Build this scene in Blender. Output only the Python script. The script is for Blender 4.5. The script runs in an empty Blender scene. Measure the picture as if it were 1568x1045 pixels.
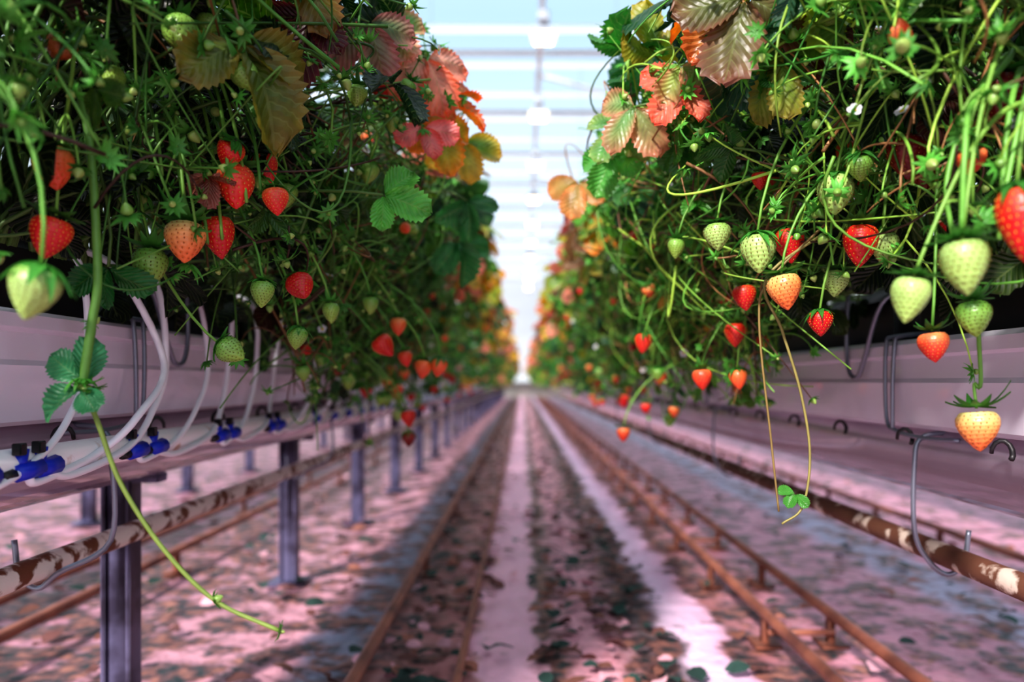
import bpy, math
import numpy as np
rng = np.random.default_rng(11)
CZ = 0.50          # camera height above the floor; row heights below are measured from it
scene = bpy.context.scene
try:
    scene.view_settings.view_transform = 'Standard'
    scene.view_settings.look = 'Medium High Contrast'
except Exception as e:
    print(e)

# ------------------------------------------------------------------ helpers
def nrm(v):
    v = np.asarray(v, float); l = np.linalg.norm(v)
    return v/(l if l > 1e-9 else 1)

def empty(name, parent=None):
    o = bpy.data.objects.new(name, None); o.empty_display_size = .1
    scene.collection.objects.link(o)
    if parent: o.parent = parent
    return o

class Batch:
    def __init__(s):
        s.v=[]; s.f=[]; s.fs=[]; s.c=[]; s.u=[]; s.n=0; s.mi=[]
    def add(s, v, faces, col, uv=None, mi=0):
        v = np.asarray(v, float); n=len(v)
        s.v.append(v)
        for fa in faces:                 # list of (k x m) index arrays
            if len(fa)==0: continue
            s.f.append((fa+s.n).ravel()); s.fs.append(np.full(len(fa), fa.shape[1]))
            s.mi.append(np.full(len(fa), mi))
        col = np.asarray(col, float)
        if col.ndim==1: col = np.tile(col,(n,1))
        s.c.append(col)
        s.u.append(uv if uv is not None else np.zeros((n,3)))
        s.n += n
    def build(s, name, mats, parent=None, smooth=True):
        me = bpy.data.meshes.new(name)
        if s.n==0: return None
        V=np.concatenate(s.v); V[:,2]+=CZ
        F=np.concatenate(s.f); FS=np.concatenate(s.fs)
        me.vertices.add(len(V)); me.vertices.foreach_set('co', V.ravel())
        me.loops.add(len(F)); me.loops.foreach_set('vertex_index', F.astype(np.int32))
        me.polygons.add(len(FS))
        st=np.concatenate([[0],np.cumsum(FS)[:-1]])
        me.polygons.foreach_set('loop_start', st.astype(np.int32))
        me.polygons.foreach_set('use_smooth', np.full(len(FS), smooth))
        me.polygons.foreach_set('material_index', np.concatenate(s.mi).astype(np.int32))
        me.update(calc_edges=True)
        C=np.concatenate(s.c); C=np.hstack([C,np.ones((len(C),1))])
        a=me.attributes.new('tint','FLOAT_COLOR','POINT'); a.data.foreach_set('color', C.ravel())
        a=me.attributes.new('luv','FLOAT_VECTOR','POINT'); a.data.foreach_set('vector', np.concatenate(s.u).ravel())
        for m in (mats if isinstance(mats,(list,tuple)) else [mats]): me.materials.append(m)
        o=bpy.data.objects.new(name, me); scene.collection.objects.link(o)
        if parent: o.parent=parent
        return o

def grid_faces(r, c, wrap=False):
    i=np.arange(r-1)[:,None]; j=np.arange(c if wrap else c-1)[None,:]
    jn=(j+1)%c
    return np.stack([i*c+j, i*c+jn, (i+1)*c+jn, (i+1)*c+j],-1).reshape(-1,4)

def bez(P, n=10):
    P=[np.asarray(p,float) for p in P]; t=np.linspace(0,1,n)[:,None]
    if len(P)==4: return (1-t)**3*P[0]+3*(1-t)**2*t*P[1]+3*(1-t)*t*t*P[2]+t**3*P[3]
    return (1-t)**2*P[0]+2*(1-t)*t*P[1]+t*t*P[2]

def spline(P, n=6):
    P=np.asarray(P,float); Q=np.vstack([2*P[0]-P[1],P,2*P[-1]-P[-2]]); out=[]
    for i in range(1,len(Q)-2):
        t=np.linspace(0,1,n,endpoint=False)[:,None]
        a,b,c,d=Q[i-1],Q[i],Q[i+1],Q[i+2]
        out.append(.5*((2*b)+(-a+c)*t+(2*a-5*b+4*c-d)*t*t+(-a+3*b-3*c+d)*t**3))
    out.append(P[-1:]); return np.vstack(out)

def tube(B, P, r0, r1=None, col=(.5,.5,.5), sides=5, mi=0):
    P=np.asarray(P,float); n=len(P); r1=r0 if r1 is None else r1
    T=np.gradient(P,axis=0); T/= (np.linalg.norm(T,axis=1,keepdims=True)+1e-9)
    ref=np.array([1.,0,0]) if abs(T[0][0])<.8 else np.array([0,0,1.])
    N=nrm(np.cross(T[0],ref)); a=np.linspace(0,2*math.pi,sides,endpoint=False)
    ca,sa=np.cos(a)[:,None],np.sin(a)[:,None]; V=[]
    R=np.linspace(r0,r1,n)
    for i in range(n):
        N=N-T[i]*N.dot(T[i]); N/=np.linalg.norm(N)+1e-9
        b=np.cross(T[i],N); V.append(P[i]+R[i]*(ca*N+sa*b))
    V=np.vstack(V)
    caps=[np.arange(sides)[::-1][None,:], (np.arange(sides)+(n-1)*sides)[None,:]]
    B.add(V,[grid_faces(n,sides,True)]+caps,col,mi=mi)

def box(B, c, s, col=(.5,.5,.5), rot=None, mi=0, bev=.12):
    # bevelled box
    s=np.asarray(s,float)/2; b=min(s)*bev*2
    V=[];idx={}
    for sx in(-1,1):
        for sy in(-1,1):
            for sz in(-1,1):
                for k in range(3):
                    p=np.array([sx,sy,sz])*(s-b); p[k]+=np.array([sx,sy,sz])[k]*b
                    idx[(sx,sy,sz,k)]=len(V); V.append(p)
    V=np.array(V)
    Q=[];Tn=[]
    for k in range(3):
        o=[i for i in range(3) if i!=k]
        for sg in(-1,1):
            q=[]
            for a,bb in((-1,-1),(1,-1),(1,1),(-1,1)):
                s3=[0,0,0]; s3[k]=sg; s3[o[0]]=a; s3[o[1]]=bb; q.append(idx[(*s3,k)])
            Q.append(q)
        for a in(-1,1):
            for bb in(-1,1):
                q=[]
                for t in(-1,1):
                    s3=[0,0,0]; s3[k]=t; s3[o[0]]=a; s3[o[1]]=bb
                    q.append((idx[(*s3,o[0])],idx[(*s3,o[1])]))
                Q.append([q[0][0],q[0][1],q[1][1],q[1][0]])
    for sx in(-1,1):
        for sy in(-1,1):
            for sz in(-1,1): Tn.append([idx[(sx,sy,sz,k)] for k in range(3)])
    if rot is not None: V=V@np.asarray(rot).T
    B.add(V+np.asarray(c),[np.array(Q),np.array(Tn)],col,mi=mi)

def rotm(ax,ang):
    c,s=math.cos(ang),math.sin(ang)
    return {'x':np.array([[1,0,0],[0,c,-s],[0,s,c]]),'y':np.array([[c,0,s],[0,1,0],[-s,0,c]]),'z':np.array([[c,-s,0],[s,c,0],[0,0,1]])}[ax]

# ------------------------------------------------------------------ materials
def mat(name):
    m=bpy.data.materials.new(name); m.use_nodes=True
    nt=m.node_tree; nt.nodes.clear(); return m,nt,nt.nodes,nt.links
def principled(name, col, rough=.5, metal=0, noise=None, bump=0, scale=20, coat=0):
    m,nt,N,L=mat(name)
    o=N.new('ShaderNodeOutputMaterial'); p=N.new('ShaderNodeBsdfPrincipled')
    p.inputs['Base Color'].default_value=(*col,1); p.inputs['Roughness'].default_value=rough
    p.inputs['Metallic'].default_value=metal; p.inputs['Coat Weight'].default_value=coat
    L.new(p.outputs[0],o.inputs[0])
    if noise is not None:
        g=N.new('ShaderNodeNewGeometry'); n=N.new('ShaderNodeTexNoise'); n.inputs['Scale'].default_value=scale; n.inputs['Detail'].default_value=5
        L.new(g.outputs['Position'],n.inputs['Vector'])
        r=N.new('ShaderNodeValToRGB'); lo,hi,c2=noise
        r.color_ramp.elements[0].position=lo; r.color_ramp.elements[0].color=(*col,1)
        r.color_ramp.elements[1].position=hi; r.color_ramp.elements[1].color=(*c2,1)
        L.new(n.outputs[0],r.inputs[0]); L.new(r.outputs[0],p.inputs['Base Color'])
        if bump:
            b=N.new('ShaderNodeBump'); b.inputs['Strength'].default_value=bump; b.inputs['Distance'].default_value=.005
            L.new(n.outputs[0],b.inputs['Height']); L.new(b.outputs[0],p.inputs['Normal'])
    return m

def leaf_material():
    m,nt,N,L=mat('strawberry_leaf')
    o=N.new('ShaderNodeOutputMaterial'); p=N.new('ShaderNodeBsdfPrincipled'); t=N.new('ShaderNodeBsdfTranslucent')
    a=N.new('ShaderNodeAttribute'); a.attribute_name='tint'
    u=N.new('ShaderNodeAttribute'); u.attribute_name='luv'
    sp=N.new('ShaderNodeSeparateXYZ'); L.new(u.outputs['Vector'],sp.inputs[0])
    def M(op,x,y=None,z=None):
        n=N.new('ShaderNodeMath'); n.operation=op
        for i,k in enumerate((x,y,z)):
            if k is None: continue
            if isinstance(k,(int,float)): n.inputs[i].default_value=k
            else: L.new(k,n.inputs[i])
        return n.outputs[0]
    ab=M('ABSOLUTE',sp.outputs[0])
    ph=M('SUBTRACT',M('MULTIPLY',sp.outputs[1],8.0),M('MULTIPLY',ab,2.6))
    fr=M('ABSOLUTE',M('SUBTRACT',M('FRACT',ph),.5))
    side=M('LESS_THAN',fr,.06)
    mid=M('LESS_THAN',ab,.05)
    vein=M('MAXIMUM',side,mid)
    g=N.new('ShaderNodeNewGeometry'); n=N.new('ShaderNodeTexNoise'); n.inputs['Scale'].default_value=70; n.inputs['Detail'].default_value=3
    L.new(g.outputs['Position'],n.inputs['Vector'])
    mul=N.new('ShaderNodeMix'); mul.data_type='RGBA'; mul.blend_type='MULTIPLY'; mul.inputs[0].default_value=1
    k=M('ADD',M('MULTIPLY',n.outputs[0],1.4),.3)
    cc=N.new('ShaderNodeCombineColor'); 
    for i in range(3): L.new(k,cc.inputs[i])
    L.new(a.outputs['Color'],mul.inputs[6]); L.new(cc.outputs[0],mul.inputs[7])
    vm=N.new('ShaderNodeMix'); vm.data_type='RGBA'; L.new(M('MULTIPLY',vein,.18),vm.inputs[0])
    L.new(mul.outputs[2],vm.inputs[6]); vm.inputs[7].default_value=(.35,.45,.15,1)
    L.new(vm.outputs[2],p.inputs['Base Color']); p.inputs['Roughness'].default_value=.38
    hs=N.new('ShaderNodeHueSaturation'); hs.inputs['Value'].default_value=1.6; hs.inputs['Saturation'].default_value=1.15
    L.new(vm.outputs[2],hs.inputs['Color']); L.new(hs.outputs[0],t.inputs[0])
    b=N.new('ShaderNodeBump'); b.inputs['Strength'].default_value=.5; b.inputs['Distance'].default_value=.0015
    L.new(M('MULTIPLY',fr,2.0),b.inputs['Height']); L.new(b.outputs[0],p.inputs['Normal'])
    mx=N.new('ShaderNodeMixShader'); mx.inputs[0].default_value=.36
    L.new(p.outputs[0],mx.inputs[1]); L.new(t.outputs[0],mx.inputs[2]); L.new(mx.outputs[0],o.inputs[0])
    return m
def tint_material(name, rough, trans=0, coat=0, sss=0):
    m,nt,N,L=mat(name)
    o=N.new('ShaderNodeOutputMaterial'); p=N.new('ShaderNodeBsdfPrincipled')
    a=N.new('ShaderNodeAttribute'); a.attribute_name='tint'
    g=N.new('ShaderNodeNewGeometry'); n=N.new('ShaderNodeTexNoise'); n.inputs['Scale'].default_value=60
    L.new(g.outputs['Position'],n.inputs['Vector'])
    r=N.new('ShaderNodeMapRange'); r.inputs[3].default_value=.65; r.inputs[4].default_value=1.3
    L.new(n.outputs[0],r.inputs[0])
    v=N.new('ShaderNodeVectorMath'); v.operation='SCALE'; L.new(a.outputs['Color'],v.inputs[0]); L.new(r.outputs[0],v.inputs['Scale'])
    L.new(v.outputs[0],p.inputs['Base Color'])
    p.inputs['Roughness'].default_value=rough; p.inputs['Coat Weight'].default_value=coat; p.inputs['Coat Roughness'].default_value=.25
    if sss:
        p.inputs['Subsurface Weight'].default_value=sss; p.inputs['Subsurface Radius'].default_value=(1,.4,.2); p.inputs['Subsurface Scale'].default_value=.004
    if trans:
        t=N.new('ShaderNodeBsdfTranslucent'); L.new(v.outputs[0],t.inputs[0])
        mx=N.new('ShaderNodeMixShader'); mx.inputs[0].default_value=trans
        L.new(p.outputs[0],mx.inputs[1]); L.new(t.outputs[0],mx.inputs[2]); L.new(mx.outputs[0],o.inputs[0])
    else: L.new(p.outputs[0],o.inputs[0])
    return m
LEAF=leaf_material()
STEM=tint_material('green_stem',.45,.15)
BERRY=tint_material('berry_flesh',.40,0,.12,.1)
SEPAL=tint_material('sepal',.5,.3)
PETAL=tint_material('petal',.5,.3)
LITTER=tint_material('leaf_litter',.8)
GUTTER=principled('gutter_coated_steel',(.82,.79,.90),.18,0,(.5,.8,(.66,.62,.74)),0,6,.6)
DRAIN=principled('drain_channel',(.66,.55,.68),.16,0,(.45,.8,(.48,.38,.50)),0,5,.6)
PVC=principled('white_pvc',(.94,.92,.94),.3,0,(.60,.70,(.55,.33,.22)),0,25)
HOSE=principled('drip_hose',(.88,.91,.98),.3,0,None,0,20,.3)
BLUE=principled('blue_plastic',(.008,.03,.55),.35)
BLACK=principled('black_plastic',(.012,.011,.014),.45,0,(.4,.8,(.03,.028,.03)),.3,12)
WIRE=principled('galvanised_wire',(.24,.26,.32),.35,.6)
POST=principled('post_steel',(.17,.16,.28),.5,.1,(.42,.6,(.06,.05,.09)),0,14)
RUSTL=principled('painted_rusty_pipe',(.74,.68,.62),.6,0,(.5,.57,(.16,.055,.025)),.5,34)
RUSTR=principled('rusty_pipe',(.13,.05,.028),.7,0,(.54,.62,(.62,.50,.42)),.5,30)
RAIL=principled('rail_rust',(.34,.125,.08),.55,.1,(.4,.7,(.13,.045,.035)),0,12)

# ------------------------------------------------------------------ templates
def leaflet(nL,nW,teeth,fold,droop,twist):
    t=np.linspace(0,1,nL); s=np.linspace(-1,1,nW)
    w=.62*(t**.62)*(np.clip(1-t,0,1)**.42)*1.12
    w[0]=.015; w[-1]=.02
    T,S=np.meshgrid(t,s,indexing='ij'); W=w[:,None]*np.ones_like(S)
    tooth=np.zeros(nL)
    if teeth: tooth[1::2]=1
    X=S*W*(1+ .17*tooth[:,None]*np.abs(S)**4)
    Y=T+ (.035*tooth[:,None])*np.abs(S)**3
    Z=fold*np.abs(X)*1.0 - droop*T**2 + twist*X*(T-.3)
    if teeth: Z+= .018*np.cos((T*8-np.abs(S)*2.6)*2*math.pi)*(np.abs(S)>.05)
    Z+= .04*np.sin(S*5+T*4)
    v=np.stack([X,Y,Z],-1).reshape(-1,3)
    uv=np.stack([S,T,np.maximum(np.abs(S)**2,T**3)],-1).reshape(-1,3)
    return v,[grid_faces(nL,nW)],uv
LT={0:[leaflet(20,9,1,f,d,w) for f,d,w in((.25,.15,.1),(.1,.3,-.3),(.5,.1,.25),(-.2,.45,.2),(.15,-.1,-.1),(.7,.5,-.4))],
    1:[leaflet(10,5,1,f,d,w) for f,d,w in((.25,.15,.1),(.1,.3,-.3),(-.2,.4,.2),(.6,.4,-.3))],
    2:[leaflet(5,3,0,f,d,w) for f,d,w in((.25,.15,.1),(.1,.3,-.3))]}

def add_leaflet(B,base,t,n,size,cc,ce,lod):
    tm=LT[lod]; v,f,uv=tm[rng.integers(len(tm))]
    t=nrm(t); n=nrm(n-t*np.dot(n,t)); b=np.cross(t,n)
    M=np.stack([b,t,n])
    k=np.clip(uv[:,2:3]+rng.normal(0,.15),0,1)
    B.add(base+size*(v@M),f,cc*(1-k)+ce*k,uv)

def trifoliate(B,BS,c,n,t,size,cc,ce,lod,stem_to=None):
    t=nrm(t); n=nrm(n-t*np.dot(n,t)); b=np.cross(t,n)
    c=np.asarray(c,float)
    for a in (0,1.25,-1.25):
        a2=a+rng.normal(0,.12)
        tt=t*math.cos(a2)+b*math.sin(a2)
        nn=n+rng.normal(0,.3,3)
        add_leaflet(B,c+tt*size*.05,tt-.12*np.array([0,0,1]),nn,size*(1 if a==0 else .88)*rng.uniform(.85,1.1),cc*rng.uniform(.8,1.2),ce*rng.uniform(.85,1.1),lod)
    if stem_to is not None and BS is not None:
        st=np.asarray(stem_to,float)
        tube(BS,bez([st,st+np.array([0,0,.5])*abs(c[2]-st[2])+.0,c-t*.05,c],8),.0022,.0014,(.10,.20,.04),5)

# berry template
def berry_template(NR,NS,seeds=True):
    sd=[]
    if seeds:
        rows=10
        for i in range(rows):
            a=.06+.87*(i/(rows-1))
            r=(math.sin(math.pi*a**.6))**.8
            cnt=max(4,int(round(2*math.pi*r/.33)))
            for j in range(cnt):
                th=(j+.618*i+rng.normal(0,.07))/cnt*2*math.pi
                sd.append((a+rng.normal(0,.006),th,r))
    def surf(a,th):
        a=np.clip(a,0,1)
        r=np.sin(np.pi*a**.6)**.72
        z=-2.2*a+.18*np.exp(-(a/.05)**2)*-1
        return np.stack([r*np.cos(th),r*np.sin(th),z],-1)
    a=np.linspace(0,1,NR)**1.0; a[0]=.002; a[-1]=.999
    th=np.linspace(0,2*np.pi,NS,endpoint=False)
    A,TH=np.meshgrid(a,th,indexing='ij')
    V=surf(A,TH).reshape(-1,3); cen=np.array([0,0,-1.0])
    nv=V-cen; nv/=np.linalg.norm(nv,axis=1,keepdims=True)
    SV=[];SF=[];k=0
    if seeds:
        S=np.array([surf(np.array(x[0]),np.array(x[1])) for x in sd])
        d=np.linalg.norm(V[:,None,:]-S[None],axis=2).min(1)
        V=V-nv*(.07*np.exp(-(d/.11)**2))[:,None]
        octf=np.array([[0,2,4],[2,1,4],[1,3,4],[3,0,4],[2,0,5],[1,2,5],[3,1,5],[0,3,5]])
        for i,p in enumerate(S):
            n=nrm(p-cen); up=nrm(np.array([0,0,1.])-n*n[2]); b=np.cross(n,up)
            q=p-n*.035
            SV.append(np.array([q+b*.038,q-b*.038,q+up*.065,q-up*.065,q+n*.03,q-n*.03])); SF.append(octf+k); k+=6
        SV=np.vstack(SV); SF=np.vstack(SF)
    return V,[grid_faces(NR,NS,True)],A.reshape(-1),SV,SF
BT={0:berry_template(52,48),1:berry_template(12,12,False)}
def lerp(a,b,t): return np.asarray(a)*(1-t)+np.asarray(b)*t
KIND={ # top, middle, tip, seed
 'red':((.70,.06,.02),(.62,.010,.010),(.52,.006,.01),(.75,.36,.04)),
 'dark':((.26,.01,.01),(.22,.006,.008),(.18,.004,.006),(.4,.15,.03)),
 'orange':((.82,.34,.12),(.80,.16,.04),(.75,.08,.025),(.70,.26,.04)),
 'redor':((.80,.26,.09),(.75,.07,.025),(.66,.015,.012),(.80,.42,.08)),
 'blush':((.58,.58,.22),(.82,.36,.11),(.80,.17,.04),(.45,.12,.02)),
 'white':((.22,.43,.08),(.38,.56,.17),(.36,.54,.14),(.17,.13,.015)),
 'green':((.12,.32,.04),(.20,.39,.07),(.24,.39,.06),(.12,.11,.012))}
def sepal_template(k,curl):
    r=np.random.default_rng(k); V=[];F=[];n=0
    m=10
    for i in range(m):
        ang=i/m*2*math.pi+r.normal(0,.14); L=r.uniform(.8,1.3)*1.15; cu=curl+r.normal(0,.3)
        t=np.linspace(0,1,6); w=.24*np.sin(np.pi*(.12+.88*t)**.8)+.01; w[-1]=.01
        S=np.array([-1,0,1])
        T,SS=np.meshgrid(t,S,indexing='ij')
        X=.1+T*L; Yv=SS*w[:,None]; Z=.06+cu*T**2*L*.8+.08*np.abs(SS)-.12*T
        Rm=rotm('z',ang)
        V.append(np.stack([X,Yv,Z],-1).reshape(-1,3)@Rm.T); F.append(grid_faces(6,3)+n); n+=18
    return np.vstack(V),[np.vstack(F)]
ST=[sepal_template(1,.1),sepal_template(2,.5),sepal_template(3,-.4),sepal_template(4,.8),sepal_template(5,-.7)]
def frame_down(d):
    z=-nrm(d); x=nrm(np.cross([0.1,1,.05],z)); y=np.cross(z,x); M=np.stack([x,y,z])
    a=rng.uniform(0,6.28); return rotm('z',a)@M
class Row: pass
def add_berry(R,top,d,r,kind,lod=0,Ls=1.0):
    M=frame_down(d)
    V,F,A,SV,SF=BT[lod]; k=KIND[kind]
    V2=V*np.array([r,r*rng.uniform(.93,1.05),r*Ls])
    A2=A[:,None]; side=(V[:,0:1]*.5+.5)*.35
    q=np.clip(A2*1.15+side-.12,0,1)
    C=np.where(q<.45,np.asarray(k[0])*(1-q/.45)+np.asarray(k[1])*(q/.45),np.asarray(k[1])*(1-(q-.45)/.55)+np.asarray(k[2])*((q-.45)/.55))
    R.berries.add(np.asarray(top)+V2@M,F,C)
    if lod==0: R.berries.add(np.asarray(top)+(SV*np.array([r,r,r*Ls]))@M,[SF],k[3])
    v,f=ST[rng.integers(5)]
    R.sepals.add(np.asarray(top)+(v*r*1.05)@M,f,np.array([.05,.22,.03])*rng.uniform(.7,1.5))
def add_bud(R,p,d,s,light):
    M=frame_down(d); v,f=ST[rng.integers(5)]
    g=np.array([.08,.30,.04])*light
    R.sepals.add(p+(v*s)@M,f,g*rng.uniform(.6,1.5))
    V,F,A,_,_=BT[1]
    sc=s*rng.uniform(.28,.55)
    R.berries.add(p+(V*sc)@M,F,lerp((.12,.30,.04),(.34,.46,.12),rng.random()))
def add_flower(R,p,n,s):
    n=nrm(n); x=nrm(np.cross(n,[.3,.2,1])); y=np.cross(n,x)
    for i in range(5):
        a=i/5*6.283; t=x*math.cos(a)+y*math.sin(a); b=np.cross(n,t)
        g=np.linspace(0,1,5); w=.42*np.sin(np.pi*(.1+.8*g))+.05
        V=np.vstack([[p+s*(t*(.15+.8*gg)+b*ww*k+n*(.15*gg+.1*abs(k))) for k in(-1,0,1)] for gg,ww in zip(g,w)])
        R.petals.add(V,[grid_faces(5,3)],(.75,.75,.80))
    V,F,A,_,_=BT[1]
    R.petals.add(p+(V*np.array([.28,.28,-.13])*s)@np.stack([x,y,n]),F,(.8,.62,.05))

# ------------------------------------------------------------------ rows of plants
def inner(z,y,s):
    k=np.interp(z,[-.05,.05,.1,.2,.3,.4,.45,.5,.55,.62],[.30,.27,.24,.18,.125,.075,.10,.15,.22,.33])
    if s>0: k+=float(np.interp(z,[.33,.42,.6],[0,.04,.05]))
    return k+max(0.,.80-y)*.34
GREENS=[(.020,.095,.024),(.03,.14,.027),(.055,.21,.03),(.09,.27,.04),(.018,.075,.032)]
def leaf_cols(s,warm):
    g=np.array(GREENS[rng.integers(5)])*(1.45 if s>0 else .9)  # sunlit right row and shaded left row put into the leaf green
    if rng.random()<warm:
        k=rng.integers(8)
        W=[((.45,.30,.05),(.85,.22,.03)),((.60,.16,.10),(.85,.28,.22)),((.25,.32,.05),(.80,.10,.05)),((.16,.02,.04),(.28,.03,.03)),((.45,.42,.06),(.85,.38,.05)),((.12,.22,.05),(.75,.25,.25)),((.14,.06,.03),(.22,.10,.04)),((.20,.34,.05),(.55,.42,.06))][k]
        return np.array(W[0])*rng.uniform(.8,1.2),np.array(W[1])*rng.uniform(.7,1.05)
    e=g*np.array([1.7,1.1,.9]) if rng.random()<.4 else g
    return g,e
def stem_col(s):
    b=rng.uniform(.4,1.3)*(1.5 if s>0 else .9)  # right stems brightened in colour as if sunlit, left ones dulled
    q=rng.random()
    if q<.16: return np.array([.26,.13,.05])*b
    if q<.26: return np.array([.10,.05,.03])*b
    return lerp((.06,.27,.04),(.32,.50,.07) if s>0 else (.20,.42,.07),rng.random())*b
def truss(R,s,y,zr,lodfruit,dense=1.0,small=False):
    ze=rng.uniform(*zr); ye=y+rng.normal(0,.07)
    xe=inner(ze,ye,s)+abs(rng.normal(0,.05))
    P0=np.array([s*rng.uniform(.36,.48),y,rng.uniform(.12,.3)])
    P3=np.array([s*xe,ye,ze])
    P1=P0+np.array([-s*rng.uniform(0,.08),rng.normal(0,.03),rng.uniform(.08,.22)])
    P2=P3+np.array([s*rng.uniform(-.03,.07),rng.normal(0,.04),rng.uniform(.0,.15)])
    C=bez([P0,P1,P2,P3],14); col=stem_col(s)
    tube(R.stems,C,.0021,.0012,col,5)
    ends=[(C[-1],C[-1]-C[-2])]
    for k in range(int(rng.integers(3,7)*dense)):
        i=rng.integers(6,13); p=C[i]
        L=rng.uniform(.03,.085); d=nrm(rng.normal(0,1,3)*np.array([1,1,.8])+np.array([-s*.4,-.3,.15]))
        q=p+d*L; q2=q+np.array([0,0,-L*rng.uniform(-.2,.9)])+d*L*.3
        if abs(q2[0])<inner(q2[2],q2[1],s)-.03: continue
        c2=bez([p,q,q2],7); tube(R.stems,c2,.0012,.0008,col*rng.uniform(.85,1.2),4); ends.append((c2[-1],c2[-1]-c2[-2]))
    for p,d in ends:
        r=rng.random(); d=nrm(d+rng.normal(0,.4,3)+np.array([0,0,-.2]))
        if r<.055 and not small: 
            add_berry(R,p,d+np.array([0,0,-1]),rng.uniform(.008,.012),rng.choice(['green','green','green','orange','red','redor']),lodfruit)
        elif r<.085: add_flower(R,p,nrm(np.array([-s,-1,.5])+rng.normal(0,.8,3)),rng.uniform(.006,.008))
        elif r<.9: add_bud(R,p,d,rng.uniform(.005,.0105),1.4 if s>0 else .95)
def tangle(R,s,y0,y1,n,zr):
    # thin arching runners and old fruit stalks draped over the front of the plants
    for _ in range(n):
        ya=rng.uniform(y0,y1); yb=ya+rng.normal(0,.13); za=rng.uniform(*zr); zb=np.clip(za+rng.normal(-.03,.10),zr[0]-.03,zr[1])
        xa=inner(za,ya,s)+rng.uniform(-.01,.10); xb=inner(zb,yb,s)+rng.uniform(-.01,.08)
        if yb<.42: continue
        m=rng.normal(0,.05,3)+np.array([0,0,rng.uniform(-.03,.09)])
        a=C_(s*xa,ya,za); b=C_(s*xb,yb,zb); k=(a+b)/2
        col=stem_col(s)
        c=bez([a,a+(k-a)*.6+m,b+(k-b)*.6+m*.6,b],12); tube(R.stems,c,rng.uniform(.0009,.0019),.0008,col,5)
        if rng.random()<.5: add_bud(R,b,b-k+np.array([0,0,-.02]),rng.uniform(.005,.009),1.2 if s>0 else .9)

def scatter_leaves(R,s,y0,y1,per_m,zone,lod,size,warm,dark=1.0):  # dark: hedge shade multiplied into the leaf colour
    for _ in range(int((y1-y0)*per_m)):
        y=rng.uniform(y0,y1)
        if zone=='canopy':
            z=rng.uniform(.27,.60); xi=inner(z,y,s); x=xi+.015+min(.38,abs(rng.exponential(.07)))
            if rng.random()<.3: z=rng.uniform(.50,.6); x=rng.uniform(inner(z,y,s)+.02,.6)
            if y<.8: x=max(x,.16+max(0,.8-y)*.4)
        elif zone=='back':
            z=rng.uniform(.10,.36); x=inner(z,y,s)+rng.uniform(.08,.26)
            x=max(x,.26)
        elif zone=='outer':
            z=rng.uniform(.08,.60); x=.62+rng.uniform(-.04,.12)
        elif zone=='front':
            z=rng.uniform(.14,.34); x=inner(z,y,s)+rng.uniform(.02,.09)
        else: # hang
            z=rng.uniform(-.03,.32); x=inner(z,y,s)+.01+abs(rng.exponential(.06))
        n=np.array([-s*.6,-.35,.65])+rng.normal(0,.55,3)
        if zone=='outer': n=np.array([s*.8,0,.5])+rng.normal(0,.4,3)
        t=np.array([-s*.5,0,-.55])+rng.normal(0,.6,3)
        if zone=='outer': t[0]*=-1
        w=warm*(2.2 if (zone=='canopy' and x<inner(z,y,s)+.06) else .8)
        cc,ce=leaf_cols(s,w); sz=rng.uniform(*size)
        shade=dark*(.42 if (s<0 and y<.95 and zone!='outer') else 1)  # shade of the near left hedge painted into its leaves
        if zone in('canopy','hang'): shade*=max(.22,math.exp(-max(0,x-inner(z,y,s)-.04)*8))  # painted shade deepens with distance behind the hedge front
        trifoliate(R.leaves,R.stems if (lod<2) else None,(s*x,y,z),n,t,sz,cc*shade,ce*shade,lod,(s*.45,y+rng.normal(0,.04),.12) if (lod<2 and rng.random()<.6) else None)

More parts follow.
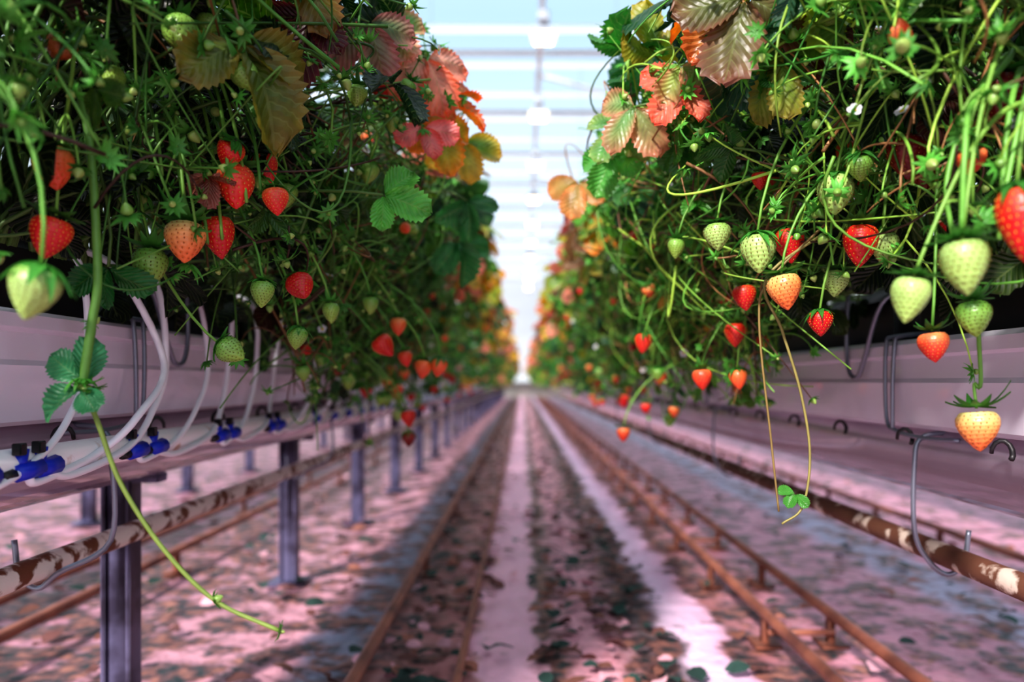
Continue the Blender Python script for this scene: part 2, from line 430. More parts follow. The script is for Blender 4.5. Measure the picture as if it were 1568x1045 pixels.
def make_row(name,s):
    R=Row(); R.leaves=Batch();R.stems=Batch();R.berries=Batch();R.sepals=Batch();R.petals=Batch()
    Y0=.34
    scatter_leaves(R,s,Y0,1.5,85,'canopy',0,(.045,.075),.20,.9)
    scatter_leaves(R,s,1.5,3.0,90,'canopy',1,(.045,.080),.36)
    scatter_leaves(R,s,3.0,9.0,60,'canopy',2,(.05,.09),.44,1.2)
    scatter_leaves(R,s,9.0,24.0,26,'canopy',2,(.07,.12),.44,1.3)
    scatter_leaves(R,s,Y0,2.0,150,'back',1,(.03,.06),.06,.12)  # back leaves coloured dark to stand for shade inside the hedge
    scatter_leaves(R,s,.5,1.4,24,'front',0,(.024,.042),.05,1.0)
    scatter_leaves(R,s,0.1,3.0,130,'outer',1,(.07,.09),.1,.14)  # outer leaves darkened and packed close, a backing against side light
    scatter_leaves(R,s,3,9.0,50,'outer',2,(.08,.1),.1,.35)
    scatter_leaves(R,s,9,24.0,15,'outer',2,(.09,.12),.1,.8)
    scatter_leaves(R,s,1.15,3.0,75,'hang',1,(.016,.036),.14,.85)
    scatter_leaves(R,s,3.0,9.0,110,'hang',2,(.02,.05),.26,1.15)
    scatter_leaves(R,s,9.0,24.0,30,'hang',2,(.05,.09),.3,1.35)
    for y in np.arange(Y0+.08,1.2,.0095): truss(R,s,y,(.11,.38),0)
    for y in np.arange(1.15,2.6,.012): truss(R,s,y,(-.02,.38),1)
    for y in np.arange(2.6,5,.025): truss(R,s,y,(-.02,.36),1,.7)
    for y in np.arange(.95,1.6,.03): truss(R,s,y,(-.02,.12),0)
    tangle(R,s,.48,1.3,170,(.12,.36)); tangle(R,s,1.0,2.6,280,(.0,.38))
    # fruit further along the row
    for _ in range(46):
        y=1.3+rng.exponential(2.2); z=rng.uniform(-.07,.08); x=inner(z,y,s)+rng.uniform(-.03,.05)
        add_berry(R,(s*x,y,z),(0,0,-1),rng.uniform(.010,.014),rng.choice(['red','red','orange','redor','green','green','white']),1)
        tube(R.stems,bez([(s*x,y,z),(s*x,y,z+.08),(s*(x+.12),y,z+.1)],6),.001,.0015,(.12,.3,.05),4)
    return R
def hero(R,s,x,y,z,r,kind,Ls=1.0,d=(0,0,-1),via=None):
    d=nrm(d); top=np.array([x,y,z])-d*r*1.05*Ls
    add_berry(R,top,d,r,kind,0,Ls)
    back=np.array([s*rng.uniform(.38,.46),y+rng.uniform(-.02,.06),z+rng.uniform(.10,.17)])
    h=rng.uniform(.06,.12)
    C=bez([back,back*np.array([1,1,1])+np.array([-s*.05,0,.07]),top-d*h+np.array([s*.02,0,.02]),top],16)
    if via is not None: C=spline(list(via)+[top-d*.02,top],6)
    col=lerp((.10,.32,.04),(.26,.50,.08),rng.random())
    tube(R.stems,C,.0022,.0012,col,8)
    for k in range(3):
        p=C[rng.integers(8,13)] if len(C)>13 else C[len(C)//2]; q=p+np.array([rng.normal(0,.02),rng.normal(0,.02),rng.uniform(-.05,.02)])
        c2=bez([p,(p+q)/2+np.array([0,0,.015]),q],6); tube(R.stems,c2,.0012,.0009,col,5); add_bud(R,q,rng.normal(0,.5,3)+np.array([0,0,-1]),rng.uniform(.006,.009),1.1)

LEFT=[(-.354,.58,.162,.0150,'orange'),(-.357,.58,.110,.0150,'red'),(-.293,.46,.054,.0145,'white'),
 (-.254,.68,.173,.0170,'redor',1.12,(.12,-.25,-1)),(-.248,.74,.206,.014,'red',1,(.4,0,-1)),(-.290,.66,.121,.0172,'blush',1.0,(.05,-.2,-1)),
 (-.277,.70,.133,.0150,'red',1.25,(.15,0,-1)),(-.325,.67,.100,.0150,'green',1.1,(.05,-.2,-1)),(-.244,.72,.083,.011,'green',1.1),
 (-.265,.70,.028,.0125,'green',1.0,(.9,-.2,-.5)),(-.235,.80,.046,.011,'green',1),(-.231,.80,.099,.014,'red',1,(.4,-.4,-.7)),
 (-.212,.85,.077,.010,'green',1.1),(-.255,.80,.265,.0135,'green'),(-.276,.62,.281,.0145,'green',1,(.3,-.6,-.8)),(-.321,.60,.238,.0095,'green',1,(.1,-1,-.4)),
 (-.267,.65,.301,.0098,'green'),(-.142,1.1,.019,.0125,'orange'),(-.120,1.1,.0215,.0125,'orange'),(-.189,1.05,.049,.0155,'red',1,(.5,0,-.6)),
 (-.193,1.3,-.061,.013,'red'),(-.188,.95,.095,.010,'green'),(-.246,.80,.194,.012,'green'),(-.180,.90,.245,.0115,'green'),(-.178,1.1,.08,.012,'orange'),
 (-.20,1.35,-.10,.012,'dark'),(-.175,1.15,.035,.011,'redor')]
RIGHT=[(.277,.68,.166,.0168,'white',1.0,(-.1,-.2,-1)),(.215,.70,.118,.0162,'white',1.05),(.264,.76,.136,.0145,'red',1.15),(.198,.78,.148,.0146,'white',.9),
 (.239,.70,.083,.0158,'blush',1.0,(.15,-.1,-1)),(.310,.76,.098,.0125,'white',1),(.308,.70,.125,.0160,'red',1.15,(-.1,-.1,-1)),(.331,.70,.121,.0130,'white',1.2,(.15,0,-1)),
 (.287,.74,.057,.0122,'red',.95),(.338,.80,.238,.012,'orange'),(.331,.66,.194,.018,'dark',1),(.355,.68,.185,.014,'dark',1),(.288,.50,.0757,.0157,'white',1.1),(.262,.52,.0566,.0125,'white',1.2,(-.2,0,-1)),
 (.312,.48,.100,.0145,'red',1.6),(.353,.60,.050,.0135,'green',1.0,(0,-.2,-1)),(.332,.62,.029,.0118,'redor',1.0),(.368,.62,-.038,.0158,'blush',1.0),
 (.267,.95,.004,.0115,'orange'),(.234,1.0,.004,.0125,'redor'),(.263,.95,.059,.0135,'red'),(.246,.85,.094,.013,'red'),(.354,.80,.20,.013,'red'),(.295,.90,.226,.013,'red'),
 (.173,1.1,.056,.013,'red'),(.184,1.4,-.095,.012,'redor'),(.170,.85,.148,.010,'green'),(.372,.60,.222,.017,'dark'),(.346,.65,.282,.013,'green'),(.393,.70,.146,.012,'red'),(.335,.75,.303,.012,'green')]

def C_(*a): return np.array(a,float)
for s,nm,H in((-1,'strawberry_plants',LEFT),(1,'strawberry_plants',RIGHT)):
    R=make_row(nm,s)
    for h in H:
        x,y,z,r,k=h[:5]; Ls=h[5] if len(h)>5 else 1.05; d=h[6] if len(h)>6 else (rng.normal(0,.1),-.1,-1)
        via=None
        if abs(x-.368)<1e-6: via=[(.42,.66,.17),(.40,.64,.15),(.372,.625,.07),(.370,.62,.0)]
        hero(R,s,x,y,z,r,k,Ls,d,via)
    if s<0:
        # bundle of fruit stalks falling side by side
        for k in range(9):
            a=C_(-.36+.012*k+rng.normal(0,.005),.68+rng.uniform(-.03,.05),.285+rng.normal(0,.012)); b=C_(-.305+.009*k,.66+rng.uniform(-.02,.06),.155+rng.normal(0,.015))
            tube(R.stems,bez([a,a+C_(.012,0,-.02),b+C_(-.006,0,.07),b],14),.0019,.0015,lerp((.08,.28,.04),(.22,.46,.07),rng.random()),7)
        # long runner with a young plantlet
        P=[(-.40,.62,.26),(-.345,.60,.222),(-.332,.60,.094),(-.337,.60,.043),(-.344,.60,-.003)]
        tube(R.stems,spline(P,8),.0030,.0036,(.14,.34,.06),8)
        P=[(-.344,.60,-.003),(-.332,.60,-.031),(-.314,.60,-.079),(-.281,.60,-.13),(-.24,.60,-.171),(-.189,.60,-.195)]
        tube(R.stems,spline(P,8),.0021,.0017,(.24,.34,.07),8)
        for sc in(0,1,2): add_bud(R,C_(-.344+.004*sc,.598,.002-.004*sc),(0,.2,-1),.009,1)
        add_bud(R,C_(-.189,.60,-.195),(1,0,-.2),.006,1.1); add_bud(R,C_(-.24,.60,-.171),(1,0,.6),.006,1.0)
        for c,t,n,sz in(((-.344,.598,.002),(-.75,-.1,.6),(.2,-1,.2),.034),((-.344,.596,-.006),(-.8,-.25,-.45),(0,-.8,.6),.034),((-.342,.596,-.006),(.55,-.4,-.5),(0,-.8,.6),.030),((-.343,.60,.0),(.35,.1,.9),(.8,-.5,.1),.034)):
            add_leaflet(R.leaves,C_(*c),C_(*t),C_(*n),sz,C_(.05,.24,.10),C_(.06,.28,.12),0)
        trifoliate(R.leaves,R.stems,(-.345,.64,.096),C_(.1,-1,.35),C_(-.15,-.2,-1),.036,C_(.02,.16,.03),C_(.02,.15,.03),0,(-.38,.64,.22))
        HL=[((-.193,.70,.335),(.2,-1,.2),(-.3,0,-1),.052,(.05,.010,.018),(.10,.014,.018)),
            ((-.215,.72,.345),(0,-1,.3),(.3,0,-1),.045,(.14,.025,.018),(.22,.04,.02)),
            ((-.160,.80,.375),(.3,-1,.2),(.3,0,-1),.055,(.10,.16,.07),(.60,.20,.20)),
            ((-.155,.85,.40),(.3,-1,.4),(.6,0,-.7),.055,(.10,.30,.07),(.75,.25,.20)),
            ((-.112,.90,.380),(.3,-1,.3),(.5,0,-1),.065,(.70,.34,.26),(.85,.16,.08)),
            ((-.095,.95,.35),(.5,-1,.3),(.8,0,-.5),.060,(.50,.34,.10),(.80,.12,.05)),
            ((-.105,.95,.32),(.3,-1,.2),(.4,0,-1),.055,(.30,.40,.06),(.85,.25,.05)),
            ((-.115,.90,.30),(.2,-1,.2),(.2,0,-1),.042,(.75,.25,.25),(.80,.14,.12)),
            ((-.08,1.05,.33),(.4,-1,.2),(.2,0,-1),.06,(.14,.32,.05),(.75,.45,.08)),
            ((-.08,1.1,.26),(.4,-1,.2),(.3,0,-1),.055,(.02,.14,.04),(.04,.18,.05)),
            ((-.145,.80,.195),(.1,-1,.4),(1,0,-.25),.045,(.10,.42,.06),(.14,.46,.08)),
            ((-.10,1.2,.22),(.4,-1,.2),(.3,0,-1),.06,(.02,.15,.04),(.04,.18,.05))]
        for c,n,t,sz,a,b in HL: trifoliate(R.leaves,R.stems,c,C_(*n),C_(*t),sz,C_(*a),C_(*b),0,(-.42,c[1]+.05,.2))
    else:
        HL=[((.190,.65,.325),(-.1,-1,.25),(-.15,0,-1),.075,(.10,.12,.04),(.22,.08,.05)),
            ((.225,.68,.31),(-.1,-1,.3),(.3,0,-1),.06,(.05,.20,.04),(.08,.22,.04)),
            ((.185,.72,.35),(-.3,-1,.3),(-.4,0,-.8),.05,(.45,.20,.05),(.80,.18,.06)),
            ((.170,.80,.310),(-.2,-1,.5),(-.7,0,-.6),.055,(.75,.22,.14),(.80,.10,.06)),
            ((.125,.85,.305),(-.2,-1,.5),(-.7,0,-.6),.055,(.12,.32,.10),(.60,.25,.15)),
            ((.115,.90,.300),(-.3,-1,.3),(-.6,0,-.8),.050,(.08,.26,.07),(.30,.40,.10)),
            ((.165,.80,.33),(-.3,-1,.3),(-.5,0,-.8),.050,(.20,.48,.08),(.70,.30,.20)),
            ((.11,.95,.28),(-.3,-1,.3),(-.3,0,-1),.05,(.10,.40,.08),(.14,.42,.08)),
            ((.085,1.15,.30),(-.3,-1,.3),(-.3,0,-1),.055,(.45,.30,.10),(.80,.30,.12)),
            ((.26,.66,.33),(-.3,-1,.3),(-.3,0,-1),.055,(.20,.46,.05),(.45,.58,.05))]
        for c,n,t,sz,a,b in HL: trifoliate(R.leaves,R.stems,c,C_(*n),C_(*t),sz,C_(*a),C_(*b),0,(.42,c[1]+.05,.2))
        br=(.26,.18,.06)
        tube(R.stems,spline([(.30,.74,.16),(.24,.74,.10),(.228,.74,.06),(.240,.74,-.06),(.247,.74,-.125)],7),.0014,.0010,br,6)
        tube(R.stems,spline([(.30,.74,.15),(.235,.74,.10),(.25,.74,.05),(.268,.74,-.01),(.277,.74,-.07),(.270,.74,-.12),(.25,.74,-.137)],7),.0016,.0011,(.30,.26,.08),6)
        trifoliate(R.leaves,None,(.263,.74,-.108),C_(-.1,-.8,.6),C_(-.4,-.4,-.3),.020,C_(.07,.30,.05),C_(.08,.32,.05),0)
        for P in ([(.40,.66,.30),(.37,.58,.25),(.305,.52,.19),(.288,.50,.15),(.286,.5,.10)],[(.42,.64,.27),(.36,.56,.22),(.34,.54,.17),(.335,.54,.10)],
                  [(.44,.60,.30),(.39,.56,.28),(.35,.53,.21),(.325,.52,.12)],[(.43,.62,.24),(.39,.60,.26),(.34,.57,.22),(.31,.56,.15),(.315,.56,.10)]):
            tube(R.stems,spline(P,7),.0026,.0018,(.18,.46,.07),8)
    root=empty(nm)
    R.leaves.build('leaves',LEAF,root); R.stems.build('stems',STEM,root); R.berries.build('strawberries',BERRY,root)
    R.sepals.build('sepals',SEPAL,root); R.petals.build('blossoms',PETAL,root)

# ------------------------------------------------------------------ gutters
def profile(B,pts,y0,y1,seg=1.5,mi=0,th=.0025):
    pts=np.asarray(pts,float); ys=np.arange(y0,y1+.01,(y1-y0)/max(1,round((y1-y0)/seg)))
    d=np.gradient(pts,axis=0); nn=np.stack([d[:,1],-d[:,0]],1); nn/=np.linalg.norm(nn,axis=1,keepdims=True)+1e-9
    loop=np.vstack([pts,(pts+nn*th)[::-1]]); m=len(loop)
    V=np.vstack([np.column_stack([loop[:,0],np.full(m,y),loop[:,1]]) for y in ys])
    B.add(V,[grid_faces(len(ys),m,True),np.arange(m)[None,:],(np.arange(m)+(len(ys)-1)*m)[None,::-1]],(.5,.5,.5),mi=mi)
def smooth_prof(p,n=4): 
    q=spline([(a,0,b) for a,b in p],n); return q[:,[0,2]]
def gutter(s,xf,zt,zb,y0=.0,y1=24,xoff=0,posts=True):
    root=empty('growing_gutter')
    X=lambda d: s*(xf+d)+xoff
    B=Batch()
    prof=[(X(.012),zt-.012),(X(.012),zt),(X(.0),zt),(X(-.004),zt-.004),(X(-.004),zt-.016),(X(.003),zt-.02),(X(.003),zt-.045),(X(.000),zt-.05),(X(.004),zb+.02),(X(.006),zb+.004),(X(.012),zb),
          (X(.24),zb),(X(.25),zb+.004),(X(.256),zt-.02),(X(.262),zt)]
    profile(B,prof,y0,y1); 
    for y in np.arange(y0+.3,y1,3.0):   # joint sleeves
        profile(B,[(a-s*.002 if i<9 else a,b-.001) for i,(a,b) in enumerate(prof[2:11])],y,y+.05,.05)
    B.build('tray',GUTTER,root,False)
    B=Batch()
    dp=smooth_prof([(X(.030),zb-.002),(X(.018),zb-.022),(X(.020),zb-.055),(X(.045),zb-.082),(X(.085),zb-.092),(X(.13),zb-.085),(X(.16),zb-.055),(X(.165),zb-.005)])
    profile(B,dp,y0,y1); B.build('drain_channel',DRAIN,root)
    B=Batch()
    for y in np.arange(y0+.02,min(y1,24),1.0):
        box(B,(X(.13),y+.49,zt+.035),(.19,.97,.10),bev=.2)
    B.build('substrate_bags',BLACK,root)
    if posts:
        B=Batch()
        for y in np.arange(1.11-.8,y1,.8):
            x=X(.13)
            zz=zb-.092
            box(B,(x,y,(zz-.495)/2),(.034,.020,zz+.495),bev=.08)
            for k in(-1,1): box(B,(x+k*.018,y,(zz-.495)/2),(.006,.034,zz+.495),bev=.1)
            box(B,(x,y,-.496),(.09,.08,.008),bev=.1)
            box(B,(x,y,zb-.098),(.12,.03,.012),bev=.1)
        B.build('posts',POST,root)
    B=Batch()
    for y in np.arange(1.9,y1,3.0):
        tube(B,[(X(.13),y,zt),(X(.13),y,1.7),(X(.13),y,3.28)],.002,sides=6)
    B.build('suspension_wires',WIRE,root)
    return root
gl=gutter(-1,.45,.065,-.040)
gr=gutter(1,.47,.049,-.054,posts=False)
gutter(-1,.45,.06,-.045,0,24,-.95); gutter(1,.45,.06,-.045,0,24,.95,posts=False)
# wire hooks
def hooks(s,xf,zt,zb,xp,zp,ys,parent):
    B=Batch(); D=Batch()
    for y in ys:
        X=lambda d:s*(xf+d)
        tube(B,spline([(X(-.012),y+.10,zt+.075),(X(-.012),y+.105,zt+.0),(X(-.012),y+.095,zt-.036),(X(-.012),y+.07,zt-.042),(X(-.012),y+.05,zt-.02),(X(-.012),y+.0,zt+.05),(X(.02),y-.01,zt+.07)],6),.0032,None,sides=8)
        for dy in(0,.022):
            tube(B,spline([(X(.05),y-.03+dy,zt+.012),(X(0),y-.03+dy,zt+.008),(X(-.010),y-.03+dy,zt-.006),(X(-.010),y-.025+dy*.7,zb+.01),(X(-.008),y-.03,zb-.006),(X(.0),y-.08,zb-.012),(X(.02),y-.12,zb-.012)],5),.0026,None,sides=8)
        tube(B,spline([(X(.03),y-.08,zb-.005),(X(.0),y-.075,zb-.012),(X(-.008),y-.075,zb-.04),(X(-.008),y-.075,zp+.03),(s*(xp-.022),y-.075,zp-.005),(s*(xp),y-.075,zp-.022),(s*(xp+.020),y-.075,zp-.008),(s*(xp+.026),y-.075,zp+.03)],6),.003,None,sides=8)
    for y in np.arange(.55,6,.19):
        x=s*(xf-.004); tube(D,[(x+s*.006*math.cos(a),y+.004*a,zb-.012+.009*math.sin(a)) for a in np.linspace(-1.2,3.6,9)],.0028,.002,sides=6)
    B.build('wire_hooks',WIRE,parent); D.build('clips',BLACK,parent)
hooks(1,.47,.049,-.054,.50,-.205,np.arange(.98,7,.95),gr)
hooks(-1,.45,.065,-.040,.52,-.200,np.arange(.90,7,.95),gl)
# heating pipes
for s,x,z,m in((-1,.52,-.200,RUSTL),(1,.50,-.205,RUSTR)):
    B=Batch(); tube(B,[(s*x,y,z) for y in np.arange(0,24.1,1)],.0135,None,sides=20)
    for y in np.arange(.5,24,6): tube(B,[(s*x,y,z),(s*x,y+.05,z)],.0165,None,sides=20)
    B.build('heating_pipe',m)
# irrigation
root=empty('irrigation_line')
B=Batch(); tube(B,[(-.425,y,-.070) for y in np.arange(0,24.1,1)],.0145,None,sides=20); B.build('supply_pipe',PVC,root)
B=Batch();D=Batch();K=Batch()
st=[(.726,.565),(.80,.62),(.877,.645),(.985,.80),(1.10,.845),(1.20,1.03),(1.32,1.07),(1.46,1.24),(1.59,1.28)]
y=1.72
while y<9: st.append((y,y-.21)); y+=.14
for i,(ya,yb) in enumerate(st):
    x=-.412; w=rng.normal(0,.008)
    P=[(-.46,ya-.01,.14),(x-.005,ya-.004,.112),(x+.004+w,ya+.006+w,.02),(x+.004+w,ya-.03,-.035),(x+.003,ya-.08+w,-.068),(x+.003,(ya+yb)/2-.06,-.084),(x+.003,yb+.015,-.078)]
    if yb>ya-.14: P=[(-.46,ya-.01,.14),(x-.005,ya-.004,.112),(x+w,ya+.003,.02),(x,ya-.02,-.035),(x,yb+.015,-.066)]
    r_=.0038 if i%3 else .0033
    tube(B,spline(P,7),r_,None,sides=8)
    tube(D,[(x+.002,yb+.030,-.072),(x+.002,yb+.002,-.075)],.0085,.007,sides=10)
    tube(D,[(x-.004,yb+.012,-.080),(x+.0,yb+.012,-.055)],.0058,.0058,sides=10)
    box(K,(x+.002,yb+.006,-.055),(.008,.009,.010))
    tube(K,[(x+.002,yb-.002,-.075),(x+.002,yb-.014,-.076)],.005,.004,sides=8)
B.build('drip_hoses',HOSE,root); D.build('blue_connectors',BLUE,root); K.build('black_barbs',BLACK,root)

# ------------------------------------------------------------------ floor
def floor_mat():
    m,nt,N,L=mat('ground_cover')
    o=N.new('ShaderNodeOutputMaterial'); p=N.new('ShaderNodeBsdfPrincipled'); L.new(p.outputs[0],o.inputs[0])
    g=N.new('ShaderNodeNewGeometry'); sp=N.new('ShaderNodeSeparateXYZ'); L.new(g.outputs['Position'],sp.inputs[0])
    def noise(sc,det=4,vec=None):
        n=N.new('ShaderNodeTexNoise'); n.inputs['Scale'].default_value=sc; n.inputs['Detail'].default_value=det
        L.new(vec or g.outputs['Position'],n.inputs['Vector']); return n.outputs[0]
    def M(op,x,y=None):
        n=N.new('ShaderNodeMath'); n.operation=op
        for i,k in enumerate((x,y)):
            if k is None: continue
            if isinstance(k,(int,float)): n.inputs[i].default_value=k
            else: L.new(k,n.inputs[i])
        return n.outputs[0]
    xn=M('ADD',sp.outputs[0],M('MULTIPLY',M('SUBTRACT',noise(9,6),.5),.14))
    t=M('DIVIDE',M('ADD',xn,1.5),3.0)
    def ramp(stops,src):
        r=N.new('ShaderNodeValToRGB'); cr=r.color_ramp
        while len(cr.elements)>1: cr.elements.remove(cr.elements[-1])
        first=True
        for x,c in stops:
            pos=(x+1.5)/3
            if first: cr.elements[0].position=pos; cr.elements[0].color=(*c,1); first=False
            else: e=cr.elements.new(pos); e.color=(*c,1)
        L.new(src,r.inputs[0]); return r.outputs[0]
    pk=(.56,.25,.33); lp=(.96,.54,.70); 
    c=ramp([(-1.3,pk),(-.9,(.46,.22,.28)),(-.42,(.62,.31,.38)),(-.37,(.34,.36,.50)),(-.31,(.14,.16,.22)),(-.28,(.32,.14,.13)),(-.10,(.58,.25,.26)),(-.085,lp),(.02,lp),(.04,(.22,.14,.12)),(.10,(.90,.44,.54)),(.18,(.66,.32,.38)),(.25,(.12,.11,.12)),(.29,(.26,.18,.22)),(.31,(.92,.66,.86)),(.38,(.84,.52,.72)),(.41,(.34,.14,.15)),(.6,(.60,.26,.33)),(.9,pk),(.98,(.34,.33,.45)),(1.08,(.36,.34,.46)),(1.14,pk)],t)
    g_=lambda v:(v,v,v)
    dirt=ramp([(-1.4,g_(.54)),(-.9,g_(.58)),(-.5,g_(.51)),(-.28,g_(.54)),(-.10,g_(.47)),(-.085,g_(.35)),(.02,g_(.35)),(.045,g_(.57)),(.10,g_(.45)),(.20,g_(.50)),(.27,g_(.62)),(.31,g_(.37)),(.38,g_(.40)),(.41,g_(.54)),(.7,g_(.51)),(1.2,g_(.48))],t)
    dm=N.new('ShaderNodeMapRange'); dm.inputs[1].default_value=-.05; dm.inputs[2].default_value=.05
    comb=M('ADD',M('MULTIPLY',noise(11,5),.7),M('MULTIPLY',noise(36,4),.3))
    L.new(M('ADD',dirt,M('SUBTRACT',comb,1.01)),dm.inputs[0])
    lit=N.new('ShaderNodeValToRGB'); L.new(noise(33,3),lit.inputs[0])
    e=lit.color_ramp.elements; e[0].position=.35; e[0].color=(.012,.03,.032,1); e[1].position=.68; e[1].color=(.36,.15,.11,1)
    n=lit.color_ramp.elements.new(.5); n.color=(.13,.06,.06,1)
    mx=N.new('ShaderNodeMix'); mx.data_type='RGBA'; L.new(dm.outputs[0],mx.inputs[0]); L.new(c,mx.inputs[6]); L.new(lit.outputs[0],mx.inputs[7])
    L.new(mx.outputs[2],p.inputs['Base Color']); p.inputs['Roughness'].default_value=.5
    b=N.new('ShaderNodeBump'); b.inputs['Strength'].default_value=.9; b.inputs['Distance'].default_value=.03; L.new(noise(11,5),b.inputs['Height']); L.new(b.outputs[0],p.inputs['Normal'])
    return m
B=Batch()
xs=np.linspace(-12,12,121); ys=np.linspace(-3,26,146)
Xg,Yg=np.meshgrid(xs,ys,indexing='ij'); Zg=-CZ+.004*np.sin(Xg*9+Yg*2)*np.sin(Yg*3.1)-.004
B.add(np.stack([Xg,Yg,Zg],-1).reshape(-1,3),[grid_faces(121,146)[:,::-1]],(.5,.5,.5)); B.build('floor',floor_mat())
# rails
for x,z in((-.25,.05),(-.105,.012),(.46,.05),(.585,.05),(-.90,.05),(-1.05,.05),(1.25,.05)):
    B=Batch(); r=.0105 if z>.02 else .0075
    tube(B,[(x,y,z-CZ+r) for y in np.arange(-.5,25,1.)],r,None,sides=12)
    if z>.02:
        for y in np.arange(.2,25,.42 if x>0 else .9):
            box(B,(x,y,-CZ+z/2),(.012,.02,z),bev=.1); box(B,(x,y,-CZ+.004),(.05,.06,.006),bev=.1)
    B.build('floor_pipe_rail',RAIL)
B=Batch()
for y in np.arange(.6,24,.84): tube(B,[(.46,y,-CZ+.03),(.585,y,-CZ+.03)],.006,None,sides=8)
B.build('rail_crossbars',RAIL)
# dead leaves
B=Batch()
for _ in range(1900):
    y=.5+rng.exponential(2.2) if rng.random()<.8 else rng.uniform(.5,20); q=rng.random()
    x=rng.uniform(-.29,-.08) if q<.22 else rng.uniform(.04,.29) if q<.56 else rng.uniform(-1.6,-.3) if q<.77 else rng.uniform(.38,1.6) if q<.96 else rng.uniform(-.1,.05)
    k=rng.random(); c=(.02,.055,.045) if k<.4 else (.13,.05,.045) if k<.7 else (.28,.11,.08) if k<.85 else (.65,.34,.40)
    a=rng.uniform(0,6.28); c=np.array(c)*rng.uniform(.6,1.2)
    add_leaflet(B,np.array([x,y,-CZ+.008+rng.uniform(0,.012)]),C_(math.cos(a),math.sin(a),.1),C_(rng.normal(0,.3),rng.normal(0,.3),1),rng.uniform(.02,.05),c,c*1.2,2)
B.build('fallen_leaves',LITTER)

# ------------------------------------------------------------------ greenhouse shell
WHITE=principled('white_frame',(.85,.88,.90),.4)
GREY=principled('lamp_housing_grey',(.42,.46,.50),.4)
m,nt,N,L=mat('translucent_white'); o=N.new('ShaderNodeOutputMaterial'); d=N.new('ShaderNodeBsdfDiffuse'); t=N.new('ShaderNodeBsdfTranslucent'); mx=N.new('ShaderNodeMixShader')
d.inputs[0].default_value=(.9,.94,.97,1); t.inputs[0].default_value=(.98,.99,1,1); mx.inputs[0].default_value=.85
L.new(d.outputs[0],mx.inputs[1]); L.new(t.outputs[0],mx.inputs[2]); L.new(mx.outputs[0],o.inputs[0]); SCREEN=m
m,nt,N,L=mat('roof_glass'); o=N.new('ShaderNodeOutputMaterial'); d=N.new('ShaderNodeBsdfTranslucent'); t=N.new('ShaderNodeBsdfTransparent'); mx=N.new('ShaderNodeMixShader')
d.inputs[0].default_value=(.85,.93,1,1); t.inputs[0].default_value=(.93,.97,1,1); mx.inputs[0].default_value=.93
L.new(d.outputs[0],mx.inputs[1]); L.new(t.outputs[0],mx.inputs[2]); L.new(mx.outputs[0],o.inputs[0]); GLASS=m
cl=empty('ceiling')
B=Batch()
for y in np.arange(-1,26,.85):
    box(B,(0,y,3.45),(14,.15,.012),bev=.1);  # white roof bars, made translucent so they look lit from below
B.build('white_crossbars',SCREEN,cl)
B=Batch()
for y in np.arange(-.8,26,1.7):
    box(B,(0,y,3.30),(14,.035,.05),bev=.1)
for x in(-3.1,.17,3.4): box(B,(x,12,3.24),(.05,28,.06),bev=.1)
for y in np.arange(4,26,4.0):
    tube(B,[(.17,y,3.2),(1.1,y+1.2,3.44)],.02,None,sides=8)
B.build('purlins',WHITE,cl)
B=Batch(); V=np.array([[-7,-3,3.6],[7,-3,3.6],[7,26,3.6],[-7,26,3.6]]); B.add(V,[np.array([[0,1,2,3]])],(.5,.5,.5)); B.build('glazing',GLASS,cl)
m,nt,N,L=mat('lamp_glow'); o=N.new('ShaderNodeOutputMaterial'); e=N.new('ShaderNodeEmission'); e.inputs[0].default_value=(1,.74,.38,1); e.inputs[1].default_value=7; L.new(e.outputs[0],o.inputs[0]); GLOW=m
def frustum(B,c,a0,a1,h,mi=0):
    q=[];
    for (w,l),z in((a0,0),(a1,-h)):
        for sx,sy in((-1,-1),(1,-1),(1,1),(-1,1)): q.append((c[0]+sx*w/2,c[1]+sy*l/2,c[2]+z))
    B.add(np.array(q),[grid_faces(2,4,True)],(.5,.5,.5),mi=mi)
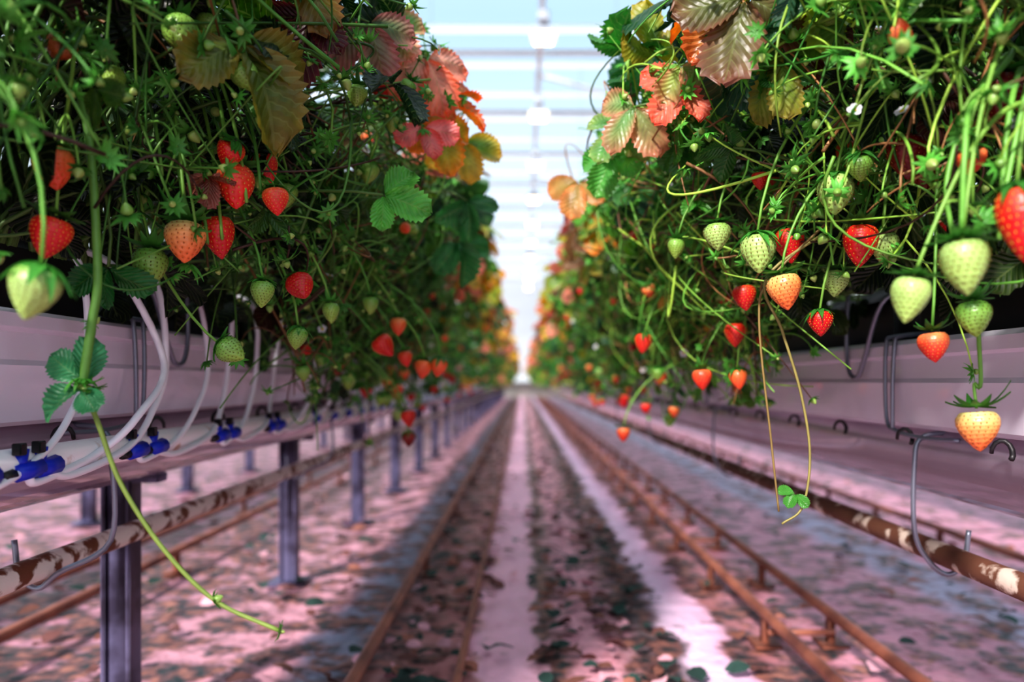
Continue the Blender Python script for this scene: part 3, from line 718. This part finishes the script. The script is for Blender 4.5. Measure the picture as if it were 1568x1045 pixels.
for y in np.arange(6.6,26,1.95):
    r=empty('grow_lamp'); B=Batch(); x=.18
    box(B,(x,y,3.10),(.10,.26,.09),bev=.15); tube(B,[(x,y-.1,3.14),(x,y-.1,3.23)],.006,sides=6); tube(B,[(x,y+.1,3.14),(x,y+.1,3.23)],.006,sides=6)
    frustum(B,(x,y,3.06),(.09,.12),(.21,.22),.09); B.build('housing',GREY,r,False)
    B=Batch(); tube(B,[(x-.08,y,2.97),(x+.08,y,2.97)],.065,None,sides=12); B.build('bulb',GLOW,r)
B=Batch()
box(B,(0,26.0,1.75),(14,.06,3.5),bev=.05)
wb=empty('wall_back'); B.build('polycarbonate_panels',SCREEN,wb)
B=Batch(); box(B,(0,25.95,-.25),(14,.10,.50),bev=.05); B.build('haze_band',principled('haze_grey',(.30,.30,.27),.8,0,(.4,.7,(.22,.23,.20)),0,4),wb)  # added dull band standing in for haze, tones down the bright wall foot

# ------------------------------------------------------------------ light
w=bpy.data.worlds.new('sky'); scene.world=w; w.use_nodes=True; N=w.node_tree.nodes; L=w.node_tree.links
bg=N['Background']; tc=N.new('ShaderNodeTexCoord'); sp=N.new('ShaderNodeSeparateXYZ'); L.new(tc.outputs['Generated'],sp.inputs[0])
r=N.new('ShaderNodeValToRGB'); L.new(sp.outputs[2],r.inputs[0])
r.color_ramp.elements[0].position=0; r.color_ramp.elements[0].color=(.82,.83,.86,1)
r.color_ramp.elements[1].position=.43; r.color_ramp.elements[1].color=(.32,.47,.60,1)
e=r.color_ramp.elements.new(.22); e.color=(.54,.64,.73,1)
e=r.color_ramp.elements.new(1.0); e.color=(.80,.84,.92,1)
L.new(r.outputs[0],bg.inputs[0]); bg.inputs[1].default_value=1.5
sd=bpy.data.lights.new('sun','SUN'); sd.energy=6.4; sd.angle=math.radians(4); sd.color=(1,.92,.88)
so=bpy.data.objects.new('sun',sd); scene.collection.objects.link(so)
from mathutils import Vector
so.rotation_euler=Vector((.38,.82,-.62)).to_track_quat('-Z','Y').to_euler(); so.location=(-3,-5,6)

cam=bpy.data.cameras.new('camera'); co=bpy.data.objects.new('camera',cam); scene.collection.objects.link(co)
co.location=(0,0,CZ); co.rotation_euler=(math.radians(90),0,0)
cam.lens=27; cam.sensor_width=36; cam.shift_x=-.0102; cam.shift_y=.040; cam.clip_start=.02; cam.clip_end=200
cam.dof.use_dof=True; cam.dof.focus_distance=.72; cam.dof.aperture_fstop=2.9
scene.camera=co
